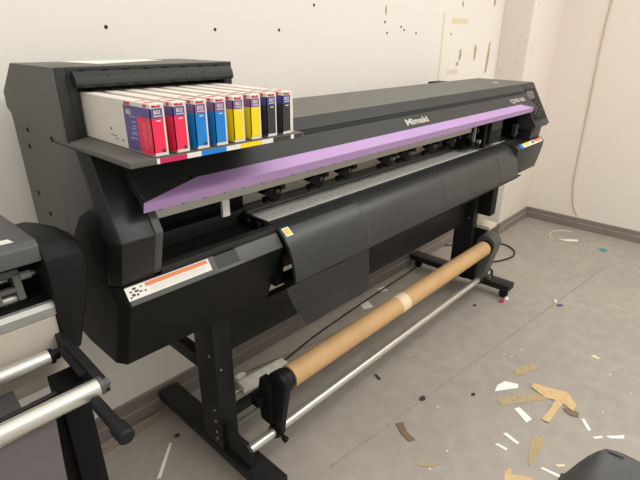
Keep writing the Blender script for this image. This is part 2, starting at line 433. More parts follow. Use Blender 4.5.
# purple stripe: two facets, slanted at both ends
def facet(pts, t, nrm):
    n = Vector(nrm).normalized(); A = [Vector(p)+n*.0003 for p in pts]; B = [Vector(p)+n*t for p in pts]
    return [tuple(a) for a in A], [tuple(c) for c in B]
up_n = (0, -(1.172-1.150), (.957-.928)); lo_n = (0, -(1.150-1.127), -(.934-.928))
st = MB(); st.loft(facet([(.446,.9275,1.1497),(2.665,.9275,1.1497),(2.55,.957,1.172),(.60,.957,1.172)], .0015, up_n))
st.loft(facet([(.446,.934,1.127),(2.665,.934,1.127),(2.665,.9275,1.1503),(.446,.9275,1.1503)], .0015, lo_n))
st.build('purple_stripe', 'purple_up', hood)
fu = Vector((0, .043, .0415)); fn = Vector((0,-.0415,.043)).normalized()
def hood_face(x, t):  # point on the sloping front face, t metres up from its lower edge
    return Vector((x, .957, 1.172)) + fu.normalized()*t + fn*.0002
text('logo', 'Mimaki', .038, hood_face(1.516, .017), (1,0,0), fu, 'silver_print', hood, .0012, .0009, 1.42, .12)
text('model_name', 'CJV30-160', .032, hood_face(2.468, .017), (1,0,0), fu, 'silver_print', hood, .0008, .0009, 1.27)
MB().cyl(tuple(hood_face(.585,.003)-fn*.001), tuple(hood_face(.585,.003)+fn*.001), .004, 10).build('screw', 'black', hood)
MB().box(2.45, 2.56, 1.386, 1.45, 1.225, 1.262).build('rear_latch', 'black', PR)
MB().box(2.66, 2.69, 1.15, 1.17, 1.2605, 1.2628).build('chipped_spot', 'white_label', hood)

# carriage rail with holes, beam, rollers, platen ------------------
rl = MB().box(.50, 2.10, .992, 1.004, 1.083, 1.150).build('rail_cover', 'steel_dull', PR, bevel=.001)
b = MB()
x = .515
while x < 2.08: b.cyl((x,.9925,1.107), (x,.9905,1.107), .0045, 10); x += .062
b.build_each('screw', 'black', rl)
MB().box(.90, 2.72, 1.195, 1.215, .970, 1.11).build('gantry_beam', 'beige_metal', PR, bevel=.001)
MB().box(.90, 2.72, 1.192, 1.215, .940, .970).build('gantry_foot', 'black', PR)
MB().box(.718, .742, 1.03, 1.04, 1.02, 1.083).build('steel_tab', 'alu', PR, bevel=.001)
pb = MB().box(.87, 2.62, 1.032, 1.19, .93, .966).build('platen', 'alu', PR, bevel=.001)
b = MB()
for y0, y1, z in ((1.10,1.112,.972),(1.122,1.142,.975),(1.152,1.188,.970)): b.box(.875, 2.62, y0, y1, .966, z)
b.build_each('platen_rib', 'alu_dark', pb, bevel=.0008)
b = MB()
for k in range(44): b.cyl((.90+k*.038,1.062,.9655),(.90+k*.038,1.062,.9664),.0022,6)
b.build_each('suction_hole', 'hole', pb)
for k, rx in enumerate((.918,1.113,1.262,1.512,1.642,1.838,2.02,2.20)):
    b = MB().prism([(rx-.052,1.053),(rx-.018,1.064),(rx-.014,1.078),(rx+.022,1.080),(rx+.026,1.050),(rx+.016,1.022),(rx-.010,1.018),(rx-.020,1.036)], 1.035, 1.062, 'y')
    ro = b.build('pinch_roller', 'black', PR, bevel=.002)
    MB().cyl((rx-.014,1.075,1.016),(rx+.018,1.075,1.016),.011,14).build('roller_wheel', 'rubber', ro)
    MB().cyl((rx+.006,1.035,1.050),(rx+.006,1.031,1.050),.007,10).build('roller_screw', 'plastic_mid', ro)
    MB().box(rx-.004, rx+.014, 1.006, 1.036, 1.062, 1.084).build('roller_mount', 'plastic_dark', ro)
# print head parked at the right
hc = MB().box(2.33, 2.47, 1.00, 1.14, .99, 1.11).build('print_head', 'plastic_dark', PR, bevel=.004)
MB().box(2.335, 2.465, .998, 1.002, 1.06, 1.10).build('head_cover', 'plastic', hc, bevel=.001)
MB().box(2.21, 2.23, 1.045, 1.07, 1.03, 1.06).build('cutter_knob', 'yellow', hc, bevel=.003)
b = MB().box(2.17, 2.31, 1.06, 1.16, .98, 1.07).cyl((2.2,1.05,1.01),(2.2,1.02,1.01),.02,14).cyl((2.26,1.05,1.0),(2.26,1.02,1.0),.015,14).box(2.29,2.32,1.01,1.05,.975,1.09)
b.build('cutter_unit', 'black', hc, bevel=.002)
MB().box(2.16,2.168,1.0,1.012,1.03,1.10).cyl((2.255,1.03,1.015),(2.255,1.012,1.015),.009,10).build_each('chrome_fitting', 'steel_dull', hc)

# right end -------------------------------------------------------
ep = [(1.041,1.256),(.916,1.045),(.926,1.030),(.945,1.022),(1.38,1.022),(1.384,1.261)]
MB().prism(ep, 2.715, XR).build('control_housing', 'plastic', PR, bevel=.004)
en = Vector((0,-.211,.125)).normalized(); eu = Vector((0,.125,.211)).normalized()
def house(x, t, h=0.): return Vector((x, .916, 1.045)) + eu*t + en*h
def patch(u0, u1, t0, t1, h0, h1):
    return [tuple(house(u, t, h0)) for u, t in ((u0,t0),(u1,t0),(u1,t1),(u0,t1))], [tuple(house(u, t, h1)) for u, t in ((u0,t0),(u1,t0),(u1,t1),(u0,t1))]
cp = MB().loft(patch(2.735, 2.90, .03, .215, -.001, .003)).build('control_panel', 'plastic_dark', PR, bevel=.001)
MB().loft(patch(2.755, 2.85, .155, .20, .003, .0038)).build('display', 'lens', cp)
b = MB()
for u, t in ((2.77,.13),(2.83,.13),(2.77,.10),(2.80,.115),(2.83,.10),(2.80,.085),(2.77,.07),(2.83,.07),(2.80,.055),(2.86,.115),(2.86,.085)):
    b.loft(patch(u-.006, u+.006, t-.004, t+.004, .003, .0045))
b.build_each('button', 'lens', cp)
MB().prism([(.947,1.022),(.953,.958),(1.36,.958),(1.36,1.022)], 2.76, 2.905).build('end_column', 'plastic', PR, bevel=.003)
MB().box(2.70, 2.76, 1.02, 1.37, .958, 1.13).build('inner_wall', 'black', PR)
MB().box(2.672, 2.684, 1.00, 1.012, .985, 1.05).box(2.684, 2.70, 1.0, 1.012, 1.03, 1.05).box(2.684,2.70,1.0,1.012,1.0,1.012).box(2.684,2.70,1.012,1.03,.985,1.05).build('cap_latch', 'plastic_mid', PR)
rc = [(.926,.940)] + [(.926+.03*(k/6)**2+.004*math.sin(k/6*math.pi), .940-.158*k/6) for k in range(1,7)] + [(1.12,.76),(1.12,.945),(1.02,.962),(.945,.958)]
MB().prism(rc, 2.55, XR).build('right_cover', 'plastic', PR, bevel=.002)
b = MB(); b.lathe((2.70,.99,.775),(0,-.3,-1),[(0,.012),(.012,.014),(.022,.012),(.024,.004)],14); b.build('thumb_screw', 'black', PR)
MB().prism([(1.00,.963),(1.04,.966),(1.16,.99),(1.16,.955),(1.0,.955)], 2.56, 2.715).build('capping_cover', 'plastic', PR, bevel=.003)
def rpatch(u0, u1, v0, v1, h):
    a = Vector((0,.9262,.9405)); c = Vector((0,.9448,.9582)); n = Vector((0,-(c.z-a.z),(c.y-a.y))).normalized()
    P = [a.lerp(c, v) + Vector((u,0,0)) for u, v in ((u0,v0),(u1,v0),(u1,v1),(u0,v1))]
    return [tuple(p+n*.0003) for p in P], [tuple(p+n*h) for p in P]
sk = MB().loft(rpatch(2.59, 2.905, .0, 1.0, .0008)).build('caution_label', 'white_label', PR)
for u0, u1, v0, v1, m in ((2.59,2.63,0,1,'cyan'),(2.65,2.72,.35,1,'yellow'),(2.80,2.895,.45,1,'orange'),(2.755,2.785,.3,.8,'ink'),(2.85,2.89,.1,.3,'kraft')):
    MB().loft(rpatch(u0, u1, v0, v1, .0013)).build('printed_block', m, sk)

# heater apron ----------------------------------------------------
ap = [(1.034,.964),(1.006,.962),(.978,.951),(.953,.932),(.933,.905),(.919,.872),(.910,.836),(.906,.800)]
def apron_loop(x, off=0., tail=0.):
    o = [(x, y-off, z+off*.4) for y, z in ap]
    inner = [(x, y+.008, z-.006) for y, z in ap[::-1]]
    return o + inner
b = MB(); L0 = []
def apron(x0, x1, off=0.):
    a, c = apron_loop(x0, off), apron_loop(x1, off); return MB().loft([a, c])
apn = apron(.872, 2.548).build('heater_apron', 'apron', PR, bevel=.0015, seg=1)
# raised left panel and the two panel joints
b = MB()
for a0, a1 in ((.872,1.232),):
    b.loft([[(a, y-.0035, z+.0018) for y, z in ap[2:]] + [(a, y+.001, z-.001) for y, z in ap[:1:-1]] for a in (a0, a1)])
b.build('apron_panel', 'apron', apn, bevel=.0006, seg=1)
b = MB()
for jx in (1.236, 1.78, 2.33):
    b.loft([[(a, y-.0012, z+.0006) for y, z in ap] + [(a, y+.002, z-.001) for y, z in ap[::-1]] for a in (jx, jx+.004)])
b.build_each('panel_joint', 'plastic_mid', apn)
MB().prism([(.906,.800),(.914,.800),(1.06,.752),(1.06,.742),(.93,.775)], .895, 2.60).build('apron_underside', 'black', PR)
MB().box(.865, .90, .99, 1.10, .76, .93).build('apron_bracket', 'black', PR)
n = Vector((0,-.62,.78)).normalized()
# yellow caution sticker on the apron's corner
yk = [(.880,.978,.9510),(.908,.978,.9510),(.908,.953,.9320),(.880,.953,.9320)]
off = Vector((0,-.0042,.0042))
ys = MB().loft([[tuple(Vector(p)+off*.6) for p in yk], [tuple(Vector(p)+off) for p in yk]]).build('caution_sticker', 'white_label', apn)
yk2 = [(.886,.974,.9482),(.903,.974,.9482),(.903,.957,.9352),(.886,.957,.9352)]
MB().loft([[tuple(Vector(p)+off*1.0) for p in yk2], [tuple(Vector(p)+off*1.15) for p in yk2]]).build('yellow_triangle', mat('caution_yellow', (236,206,46), .5), ys)

# take-up unit ----------------------------------------------------
RY, RZ, TY, TZ, TR = 1.0, .172, .98, .392, .042
MB().cyl((.726,RY,RZ), (2.60,RY,RZ), .0175, 24).build('take_up_rail', 'steel', PR)
def rounded_plate(x0, x1, yc0, zc0, r0, yc1, zc1, r1):
    pts = []
    for k in range(13):
        a = math.pi*k/12; pts.append((yc0+r0*math.cos(a), zc0+r0*math.sin(a)))
    for k in range(13):
        a = math.pi+math.pi*k/12; pts.append((yc1+r1*math.cos(a), zc1+r1*math.sin(a)))
    return MB().prism(pts, x0, x1)
ho = rounded_plate(.845, .872, TY, TZ, .045, RY, RZ, .028).build('core_holder', 'plastic_dark', PR, bevel=.004)
MB().prism([(1.005,.385),(1.005,.20),(1.06,.20),(1.075,.30),(1.06,.385)], .835, .868).build('holder_body', 'plastic_dark', ho, bevel=.004)
MB().box(.80, .84, 1.03, 1.07, .285, .32).build('holder_latch', 'black', ho, bevel=.003)
MB().lathe((.845,TY,TZ),(-1,0,0),[(0,.016),(.006,.016),(.007,.010)],16).build('spindle_cap', 'black', ho)
MB().lathe((.872,TY,TZ),(1,0,0),[(0,.043),(.012,.043),(.012,.036),(.03,.036)],24).build('core_flange', 'rubber', ho)
MB().lathe((.838,RY,RZ),(1,0,0),[(0,.024),(.04,.024)],20).build('rail_clamp', 'black', ho)
MB().lathe((.86,.975,.155),(0,-1,-.3),[(0,.008),(.018,.012),(.024,.010)],12).build('clamp_knob', 'black', ho)
rh = rounded_plate(2.452, 2.545, TY+.005, TZ+.012, .055, RY+.01, RZ+.02, .032).build('core_holder', 'plastic_mid', PR, bevel=.005)
MB().lathe((2.452,TY,TZ),(-1,0,0),[(0,.043),(.012,.043),(.012,.036),(.03,.036)],24).build('core_flange', 'rubber', rh)
MB().box(2.43, 2.53, 1.02, 1.10, .17, .33).build('take_up_motor', 'black', rh, bevel=.006)
MB().lathe((2.48,.962,.20),(0,-1,.1),[(0,.010),(.012,.016),(.024,.016),(.026,.005)],14).build('clamp_knob', 'plastic_mid', rh)
MB().lathe((2.455,RY,RZ),(1,0,0),[(0,.026),(.05,.026)],20).build('rail_clamp', 'black', rh)
# waste ink box and shelf under the right end
MB().box(2.612, 2.685, 1.05, 1.22, .515, .76).build('waste_ink_box', 'plastic_dark', PR, bevel=.006)
MB().box(2.61, 2.72, 1.04, 1.20, .43, .452).build('bracket_shelf', 'beige_metal', PR, bevel=.002)
MB().box(2.61, 2.65, 1.06, 1.14, .10, .43).build('motor_mount', 'steel_black', PR)

# ------------------------------------------------------------------ roll core on the take-up unit
tube_l = MB()
tube_l.tube([(.903,TY,TZ),(2.421,TY,TZ)], TR, 40)
core = tube_l.build('cardboard_roll_core', 'card')
tag(core, 'long bare brown cardboard roll core held below the front of the printer', 'cardboard tube')
MB().tube([(1.555,TY,TZ),(1.618,TY,TZ)], TR+.0008, 40).build('tape_band', 'tape', core)['label'] = 'cream tape band'

# ------------------------------------------------------------------ film hanging from the apron
rows = []
for k in range(9):
    t = k/8; z = .800 - t*.155
    x0 = .832 + .075*t**1.5; x1 = 1.225 - .01*t
    rows.append([(x0+(x1-x0)*i/10, .9015 - .012*math.sin(t*1.6) + .002*math.sin(i*.9+k*.4), z) for i in range(11)])
tag(MB().sheet(rows, .0008).build('clear_film', 'film'), 'smoky see-through film hanging below the front edge of the printer', 'film')

# ------------------------------------------------------------------ ink cartridges on the shelf
def cartridge(x, w, ink, band, label, mother=None):
    y0, y1, z0, z1 = .826, 1.175, 1.269, 1.3655
    t = thing('ink_cartridge', (x+w/2, y0, z0), label, 'ink cartridge', 'ink cartridges on the printer shelf')
    MB().box(x, x+w, y0, y1, z0, z1).build('carton', 'white', t, bevel=.0008, seg=1)
    e = .0006
    # coloured wrap: front face and a length of the left side
    xr = x+w-.0045
    b = MB().box(x-e, xr, y0-e, y0+.001, z0+.007, 1.339).box(x-e, x+.001, y0-e, y0+.052, z0+.002, 1.339)
    b.build('colour_label', ink, t)
    b = MB().box(x-e, xr, y0-e, y0+.001, 1.3392, 1.357).box(x-e, x+.001, y0-e, y0+.103, 1.3392, 1.357)
    b.box(x-e, x+.001, y0+.0522, y0+.103, z0+.002, 1.3392)
    b.build('violet_band', band, t)
    text('brand_print', 'Mimaki', .0062, (x+.004, y0-.0008, 1.3590), (1,0,0), (0,0,1), 'red', t, .0002, .0002)
    text('ink_code', 'BS3', .0095, (x+.006, y0-.0012, 1.3470), (1,0,0), (0,0,1), 'white', t, .0002, .0002)
    b = MB().box(x+.006, x+.022, y0-.0010, y0, 1.3425, 1.3442).box(x+.010, x+.019, y0-.0010, y0, 1.3335, 1.3355)
    b.build('fine_print', 'white', t)
    b = MB().box(x-.0009, x, y0+.012, y0+.022, 1.3585, 1.3635).box(x+.004,x+w-.006,y0+.02,y0+.032,z1,z1+.0004).box(x+.004,x+w-.006,y0+.055,y0+.062,z1,z1+.0004)
    b.build_each('red_mark', 'red', t)
    return t, b
names = [
 ('magenta','violet','white carton ink cartridge with magenta label, leftmost of the row with its whole side showing'),
 ('magenta','violet','magenta labelled ink cartridge second from the left, next to the first blue one'),
 ('cyan','mauve','blue labelled ink cartridge next to the magenta ones, with a dark mark near its foot'),
 ('cyan','mauve','blue labelled ink cartridge standing next to the yellow ones'),
 ('yellow','mauve','yellow labelled ink cartridge standing next to the blue ones'),
 ('yellow','mauve','yellow labelled ink cartridge standing next to the black ones'),
 ('blackink','indigo','black labelled ink cartridge standing next to the yellow ones'),
 ('blackink','indigo','black labelled ink cartridge at the far right end of the row'),
]
for k, (ink, band, lab) in enumerate(names):
    x = .434 + k*.0467
    t, _ = cartridge(x, .029, ink, band, lab)
    if k < 3:
        MB().lathe((x+.019, .8253, 1.279),(0,-1,0),[(0,.0035),(.0006,.0035)],12).build('drop_mark', 'ink', t)
    if k == 0:
        text('brand_print', 'Mimaki', .008, (x-.0008, .923, 1.3585), (0,-1,0), (0,0,1), 'red', t, .0002, .0003)
        text('ink_code', 'BS3', .013, (x-.0012, .918, 1.3405), (0,-1,0), (0,0,1), 'white', t, .0002, .0003)
        b = MB()
        for z in (1.336,1.326,1.318,1.313,1.306,1.302,1.294): b.box(x-.0010, x, .884, .884+.030*random.uniform(.4,1), z, z+.002)
        b.build('fine_print', mat('pale_violet_print', (170,165,200), .6), t)
        b = MB()
        for q in range(14): b.box(x-.0010, x, .848, .848+.016*random.uniform(.5,1), 1.328-q*.0035, 1.3295-q*.0035)
        for q in range(12): b.box(x-.0010, x, .832, .832+.010*random.uniform(.5,1), 1.328-q*.0035, 1.3295-q*.0035)
        b.build('fine_print', 'pinkish', t)
        b = MB().box(x-.0006, x, .995, .999, 1.300, 1.305).box(x-.0006,x,.975,1.0,1.289,1.2902).box(x-.0006,x,.97,.985,1.283,1.2842).box(x-.0006,x,.945,.955,1.283,1.285)
        b.build_each('carton_print', 'ink', t)
x = .434 + 7*.0467 + .036
pc = thing('carton_flap', (x, .84, 1.269), 'thin plain cream card standing at the right of the last black ink cartridge', 'card')
MB().prism([(.835,1.269),(.835,1.3625),(1.16,1.3655),(1.16,1.269)], x, x+.007).build('card', 'white', pc, bevel=.0005, seg=1)
# sheet of paper lying on top of the tower
tag(MB().prism([(.515,1.20),(.74,1.30),(.72,1.375),(.49,1.37)], 1.4187, 1.4195, 'z').build('paper_sheet', 'paper'), 'white sheet of paper lying flat on top of the ink tower', 'paper')

# ------------------------------------------------------------------ second machine at the left edge
CP = thing('cutting_plotter', (-.3, 1.1, 0), 'grey roll cutting plotter on a black stand at the left edge of the picture', 'cutting plotter')
PXL = -.95
MB().prism([(.962,1.108),(.972,1.118),(1.20,1.112),(1.25,1.08),(1.25,.86),(1.10,.86),(1.10,1.045),(1.0,1.06),(.955,1.078)], PXL, .242).build('machine_body', 'plastic_mid', CP, bevel=.004)
# rounded end cover, slightly tapering to the bottom
def cover_loop(x, dz=0., k=0.):
    return [(x, .950+k, .862),(x, .940+k, .97),(x, .938+k, 1.045),(x, .944+k, 1.078),(x, .962+k, 1.100+dz),(x, .995+k, 1.108+dz),(x, 1.08, 1.100+dz),(x, 1.20, 1.075+dz),(x, 1.25, 1.04+dz),(x, 1.25, .85),(x, 1.10, .848)]
lp = [cover_loop(.240,.006), cover_loop(.285,.006), cover_loop(.310,-.004,.006), cover_loop(.322,-.02,.018)]
def taper(p):
    x, y, z = p; f = 1 if z > 1.03 else 1 - .5*(1.03-z)/.16
    return (.240 + (x-.240)*max(.38, f), y, z)
MB().loft([[taper(p) for p in L] for L in lp]).build('end_cover', 'plastic_dark', CP, bevel=.003)
MB().box(PXL, .245, 1.04, 1.12, .90, 1.08).build('inner_recess', 'black', CP)
MB().prism([(1.10,.955),(1.10,.985),(1.03,.990),(.965,.985),(.953,.978),(.950,.966),(.958,.955)], PXL, .244).build('platen', 'plastic_dark', CP, bevel=.002)
MB().prism([(.9475,.978),(.956,.986),(.964,.9875),(.964,.984),(.955,.975),(.953,.962),(.948,.960)], PXL, .243).build('platen_edge', 'steel_dull', CP)
b = MB()
for y in (.985,1.0,1.015,1.03,1.05): b.box(PXL, .235, y, y+.004, .986, .992)
b.build_each('platen_rib', 'black', CP)
MB().cyl((PXL,1.035,1.025), (.25,1.035,1.025), .006, 14).build('roller_shaft', 'steel', CP)
g = MB().prism([(.99,1.05),(1.045,1.06),(1.045,1.03),(1.0,1.005),(.985,.995),(.978,1.0)], .150, .164).prism([(.99,1.05),(1.045,1.06),(1.045,1.03),(1.0,1.005),(.985,.995),(.978,1.0)], .190, .204).box(.150,.204,.992,1.045,1.045,1.06).box(.150,.204,.985,1.0,1.015,1.025)
pr = g.build('pinch_roller', 'panel', CP, bevel=.003)
MB().cyl((.158,1.0,.998), (.196,1.0,.998), .010, 16).build('roller_wheel', 'steel_dull', pr)
MB().cyl((.212,1.035,1.025), (.232,1.035,1.025), .009, 14).build('shaft_collar', 'white_label', CP)
MB().prism([(.955,.962),(.950,.955),(.955,.80),(.965,.80),(.965,.962)], PXL, .238).build('front_panel', 'media', CP, bevel=.001)
MB().prism([(.06,1.018),(.203,1.006),(.207,.984),(.06,.994)], 1.1165, 1.1185, 'z').build('serial_label', 'white_label', CP)
MB().box(PXL, .20, .975, 1.22, .80, .87).build('under_body', 'black', CP)
# stand and roll holder
MB().box(.185, .235, .84, .905, .0, .86).build('leg', 'black', CP, bevel=.003)
MB().box(.15, .185, .86, .93, .05, .80).build('leg_cover', 'black', CP)
MB().box(.17, .25, .62, 1.35, .0, .045).build('foot', 'steel_black', CP, bevel=.003)
MB().prism([(1.05,.86),(1.05,.92),(.92,.915),(.76,.905),(.748,.893),(.748,.880),(.765,.872),(.92,.865)], .228, .246).build('roll_arm', 'steel_black', CP, bevel=.002)
MB().prism([(.90,.905),(.90,.91),(.80,.903),(.80,.898)], .214, .228).build('arm_rib', 'plastic_dark', CP)
for y, z, r, xr in ((.915,.893,.0155,.200),(.758,.893,.0170,.228)):
    rb = MB().cyl((PXL,y,z), (xr,y,z), r, 28).build('media_roller', 'steel', CP)
    MB().lathe((xr,y,z),(1,0,0),[(0,r*1.02),(.008,r*1.02),(.008,.011),(.018,.011),(.018,.006),(.021,.006)],18).build('roller_end', 'plastic_mid' if y < .8 else 'black', rb)
MB().lathe((.214,.742,.878),(0,-1,0),[(0,.011),(.085,.011),(.087,.0145),(.118,.0145),(.122,.011)],18).build('lever', 'rubber', CP)
MB().cyl((PXL,.86,.80), (.185,.86,.845), .006, 10).build('stay_rod', 'steel_black', CP)
MB().box(PXL, .20, .80, .815, .850, .865).build('catch_bar', 'steel_black', CP)
# fabric catch basket
rows = []
for k in range(16):
    t = k/15; z = .862 - t*.72; y = .772 + .02*math.sin(t*5) + .10*t*t
    rows.append([(PXL + (.155-.012*t-PXL)*i/24, y + .006*math.sin(i*.8+k*.3), z) for i in range(25)])
MB().sheet(rows, .0015).build('catch_fabric', 'fabric', CP)['label'] = 'grey cloth hanging below the lower roller'
rows = [[(PXL + (.13-PXL)*i/10, .93-.012*k, .845-.006*k) for i in range(11)] for k in range(6)]
MB().sheet(rows, .0015).build('catch_fabric', 'fabric_dark', CP)

# ------------------------------------------------------------------ cables and power strip
def wire(name, pts, r, m, label, cat='cable', parent=None):  # label None: a part of its parent
    P = [Vector(p) for p in pts]; out = []
    for i in range(len(P)-1):
        p0, p1, p2, p3 = P[max(i-1,0)], P[i], P[i+1], P[min(i+2,len(P)-1)]
        for k in range(8):
            t = k/8; out.append(.5*((2*p1)+(p2-p0)*t+(2*p0-5*p1+4*p2-p3)*t*t+(3*p1-p0-3*p2+p3)*t**3))
    out.append(P[-1])
    return tag(MB().tube(out, r, 8).build(name, m, parent), label, cat)
def gp(L, z): return [tuple(ground(px, py, z)) for px, py in L]
ps = thing('power_strip', tuple(ground(262,380)), 'white power strip lying on the floor behind the left end of the cardboard core', 'power strip')
a = ground(250,386); c = ground(277,371); d = (c-a).normalized(); ang = math.atan2(d.y, d.x)
m4 = Matrix.Rotation(ang, 3, 'Z'); ctr = (a+c)/2
MB().box(ctr.x-.13, ctr.x+.13, ctr.y-.027, ctr.y+.027, .001, .04, rot=m4).build('strip_body', 'white_label', ps, bevel=.006)
b = MB()
for k in range(4):
    p = ctr + d*(-.09+.055*k); b.cyl((p.x,p.y,.0395),(p.x,p.y,.0408),.016,16)
b.build_each('socket', 'paper', ps)
wire('cord', gp([(250,386),(243,388),(236,392),(230,393),(222,391)], .006), .005, 'cable_white', None, None, ps)
tag(MB().lathe(tuple(ground(236,380,.02)),(1,.1,0),[(0,.016),(.02,.02),(.045,.016),(.06,.006)],14).build('power_plug', 'white_label'), 'white plug lying beside the left end of the power strip', 'plug')
wire('tan_cable', gp([(226,381),(245,372),(263,364),(300,349),(330,335),(350,325)], .006), .004, 'cable_tan', 'thin tan cable on the floor behind the power strip and the cardboard core')
wire('black_cable', gp([(282,363),(300,347),(312,337),(326,330)], .022)[:0] + gp([(280,363.5),(290,356),(312,338),(343,316),(371,297),(415,268)], .018), .005, 'cable', 'black cable on the floor behind the cardboard core, running to the right foot')
wire('tan_cable', gp([(60,462),(97,452),(122,438),(150,420),(163,411)], .008), .006, 'cable_tan', 'tan cable lying along the back baseboard left of the printer stand')
wire('tan_cable', gp([(60,468),(97,455.5),(126,438.5),(150,423),(165,413)], .006), .005, 'cable_tan', 'second tan cable in front of the one along the back baseboard')
wire('black_cable', gp([(474,262),(490,262),(503,260),(513,256),(514,251),(508,246),(500,243.5),(488,241)], .006), .006, 'cable', 'black cable looped on the floor right of the printer stand')
wire('black_cable', gp([(432,252),(434,248),(442,245.5),(455,245),(468,246)], .006), .005, 'cable', 'black cable curling on the floor left of the right stand leg')
p0 = [on_wall(px, py, 'x', WX-.006) for px, py in ((612,0),(605,28),(598,60),(590,100),(581,145),(574.5,178),(573,195),(574,207),(577,215))]
p0 = [p0[0]+(p0[0]-p0[1])*2] + p0
wire('wall_cable', [tuple(p) for p in p0], .006, 'cable_white', 'cream painted cable running down the right wall and ending loose')

# ------------------------------------------------------------------ scraps on the floor
def scrap(name, poly, m, label, cat, z=.0006, t=.0012, curl=0., group=None):
    P = [ground(px, py) for px, py in poly]
    b = MB(); lo = []; hi = []
    n = len(P)
    for i, p in enumerate(P):
        h = z + curl*(i % 2)
        lo.append((p.x, p.y, h)); hi.append((p.x, p.y, h+t))
    b.loft([lo, hi]); return tag(b.build(name, m), label, cat, group)
def A(L): return [(480+u/3.43, 340+v/3.43) for u, v in L]
def B(L): return [(340+u/3.2, 330+v/3.2) for u, v in L]
scrap('paper_scrap', A([(50,177),(60,155),(85,142),(130,152),(131,165),(80,172)]), 'paper', 'half-round white paper scrap left of the crossed tan tape', 'paper scrap')
scrap('tape_strip', A([(57,200),(68,224),(150,215),(230,205),(222,183),(140,190)]), 'kraft_dull', 'dusty tan tape strip lying level, lowest of the crossed tape pieces', 'tape strip')
scrap('tape_strip', A([(185,148),(240,168),(300,182),(330,225),(320,245),(270,212),(225,200),(175,163)]), 'kraft', 'broad crumpled tan tape across the middle of the floor litter', 'tape strip', z=.0022, curl=.002)
scrap('tape_strip', A([(258,208),(288,215),(262,250),(236,286),(211,275),(238,240)]), 'kraft', 'short tan tape strip slanting towards the camera from the crossed tape', 'tape strip', z=.0042)
scrap('tape_strip', A([(284,234),(315,238),(341,253),(336,267),(310,260),(290,246)]), 'brown', 'dark brown tape end poking out right of the crossed tan tape', 'tape strip', z=.0022)
scrap('paper_strip', A([(117,236),(135,231),(178,272),(159,284)]), 'paper', 'short wide white paper strip below the level tan tape', 'paper strip')
scrap('paper_strip', A([(79,322),(90,318),(135,354),(126,358)]), 'paper', 'thin white paper strip, upper of two slanting ones left of the tan diamond', 'paper strip')
scrap('paper_strip', A([(51,358),(60,355),(95,374),(88,379)]), 'paper', 'thinnest white paper strip, lower of two left of the tan diamond', 'paper strip')
scrap('tape_scrap', A([(180,330),(219,336),(214,368),(192,402),(170,437),(164,420),(170,370)]), 'kraft_dull', 'dusty tan pointed tape scrap below the white strips', 'tape scrap')
scrap('tape_scrap', A([(108,106),(140,92),(182,84),(206,98),(170,108),(132,125)]), 'kraft_dull', 'dusty tan tape scrap farthest back, above the half-round paper', 'tape scrap')
scrap('paper_strip', A([(347,271),(357,271),(381,309),(370,312)]), 'paper', 'white paper strip slanting right below the dark brown tape end', 'paper strip')
scrap('paper_strip', A([(385,333),(420,330),(419,337),(394,340)]), 'paper', 'small white paper strip just left of the longest level white strip', 'paper strip')
scrap('paper_strip', A([(430,330),(494,328),(494,339),(447,338)]), 'paper', 'level white paper strip at the far right above the dark vinyl bag', 'paper strip')
scrap('paper_strip', A([(205,440),(216,438),(296,474),(286,481)]), 'paper', 'long thin white paper strip left of the dark vinyl bag', 'paper strip')
scrap('paper_strip', A([(298,470),(314,447),(322,451),(308,484)]), 'paper', 'white paper strip touching the left side of the dark vinyl bag', 'paper strip')
scrap('tape_strip', A([(84,452),(104,440),(110,463),(150,468),(192,481),(160,492),(82,492)]), 'kraft', 'tan tape piece cut by the bottom edge of the picture', 'tape strip', curl=.002)
scrap('tape_scrap', A([(256,428),(292,427),(290,434),(268,437)]), 'tape', 'small cream tape scrap left of the dark vinyl bag', 'tape scrap')
scrap('paper_strip', A([(378,54),(392,52),(412,64),(404,67)]), 'tape', 'cream paper sliver alone at the back right of the litter', 'paper strip')
scrap('tape_strip', B([(177,300),(201,296),(214,325),(241,354),(218,358),(196,332)]), 'brown', 'curved brown tape strip alone on the floor in front of the printer', 'tape strip', curl=.003)
scrap('tape_scrap', B([(244,430),(290,424),(328,429),(300,437),(260,437)]), 'kraft_dull', 'flat faint tan scrap in front of the curved brown tape strip', 'tape scrap')
scrap('paper_strip', [(169.5,443),(172,443.5),(161,478),(157,479)], 'paper', 'long white paper sliver on the floor left of the left stand foot', 'paper strip')
scrap('paper_label', [(359,303.5),(368,301),(373.5,307),(364,309.5)], 'paper', 'square white label lying under the printer, nearest the cardboard core', 'label')
scrap('paper_label', [(377,289),(384,286.5),(388,290.5),(381,292)], 'paper', 'small white label lying under the printer nearer the right foot', 'label')
scrap('teal_scrap', [(597.5,249.5),(602,247.8),(608,250.5),(604,252.5)], 'teal', 'tiny teal paper scrap near the right wall', 'paper scrap')
scrap('paper_strip', [(558,239),(566,239.5),(578,239.8),(578,241.5),(566,241)], 'paper', 'white sliver lying below the curled paper thread by the right wall', 'paper strip')
wire('paper_thread', gp([(573,231.5),(563,230.5),(554,231),(550,233.5),(551,237.5),(555,239)], .003), .0025, 'paper', 'curled white paper thread on the floor by the right baseboard', 'paper thread')
def lump(name, px, py, r, h, m, label, cat, group=None):
    p = ground(px, py); b = MB(); n = 9; loops = []
    for f, zz in ((1,0.0005),(1.05,h*.4),(.55,h)):
        loops.append([(p.x+math.cos(2*math.pi*k/n)*r*f*random.uniform(.75,1.2), p.y+math.sin(2*math.pi*k/n)*r*f*random.uniform(.5,.9), zz) for k in range(n)])
    return tag(b.loft(loops).build(name, m), label, cat, group)
w = lump('candy_wrapper', 506, 299.5, .018, .016, 'paper', 'crumpled red and white wrapper beside the right caster', 'wrapper')
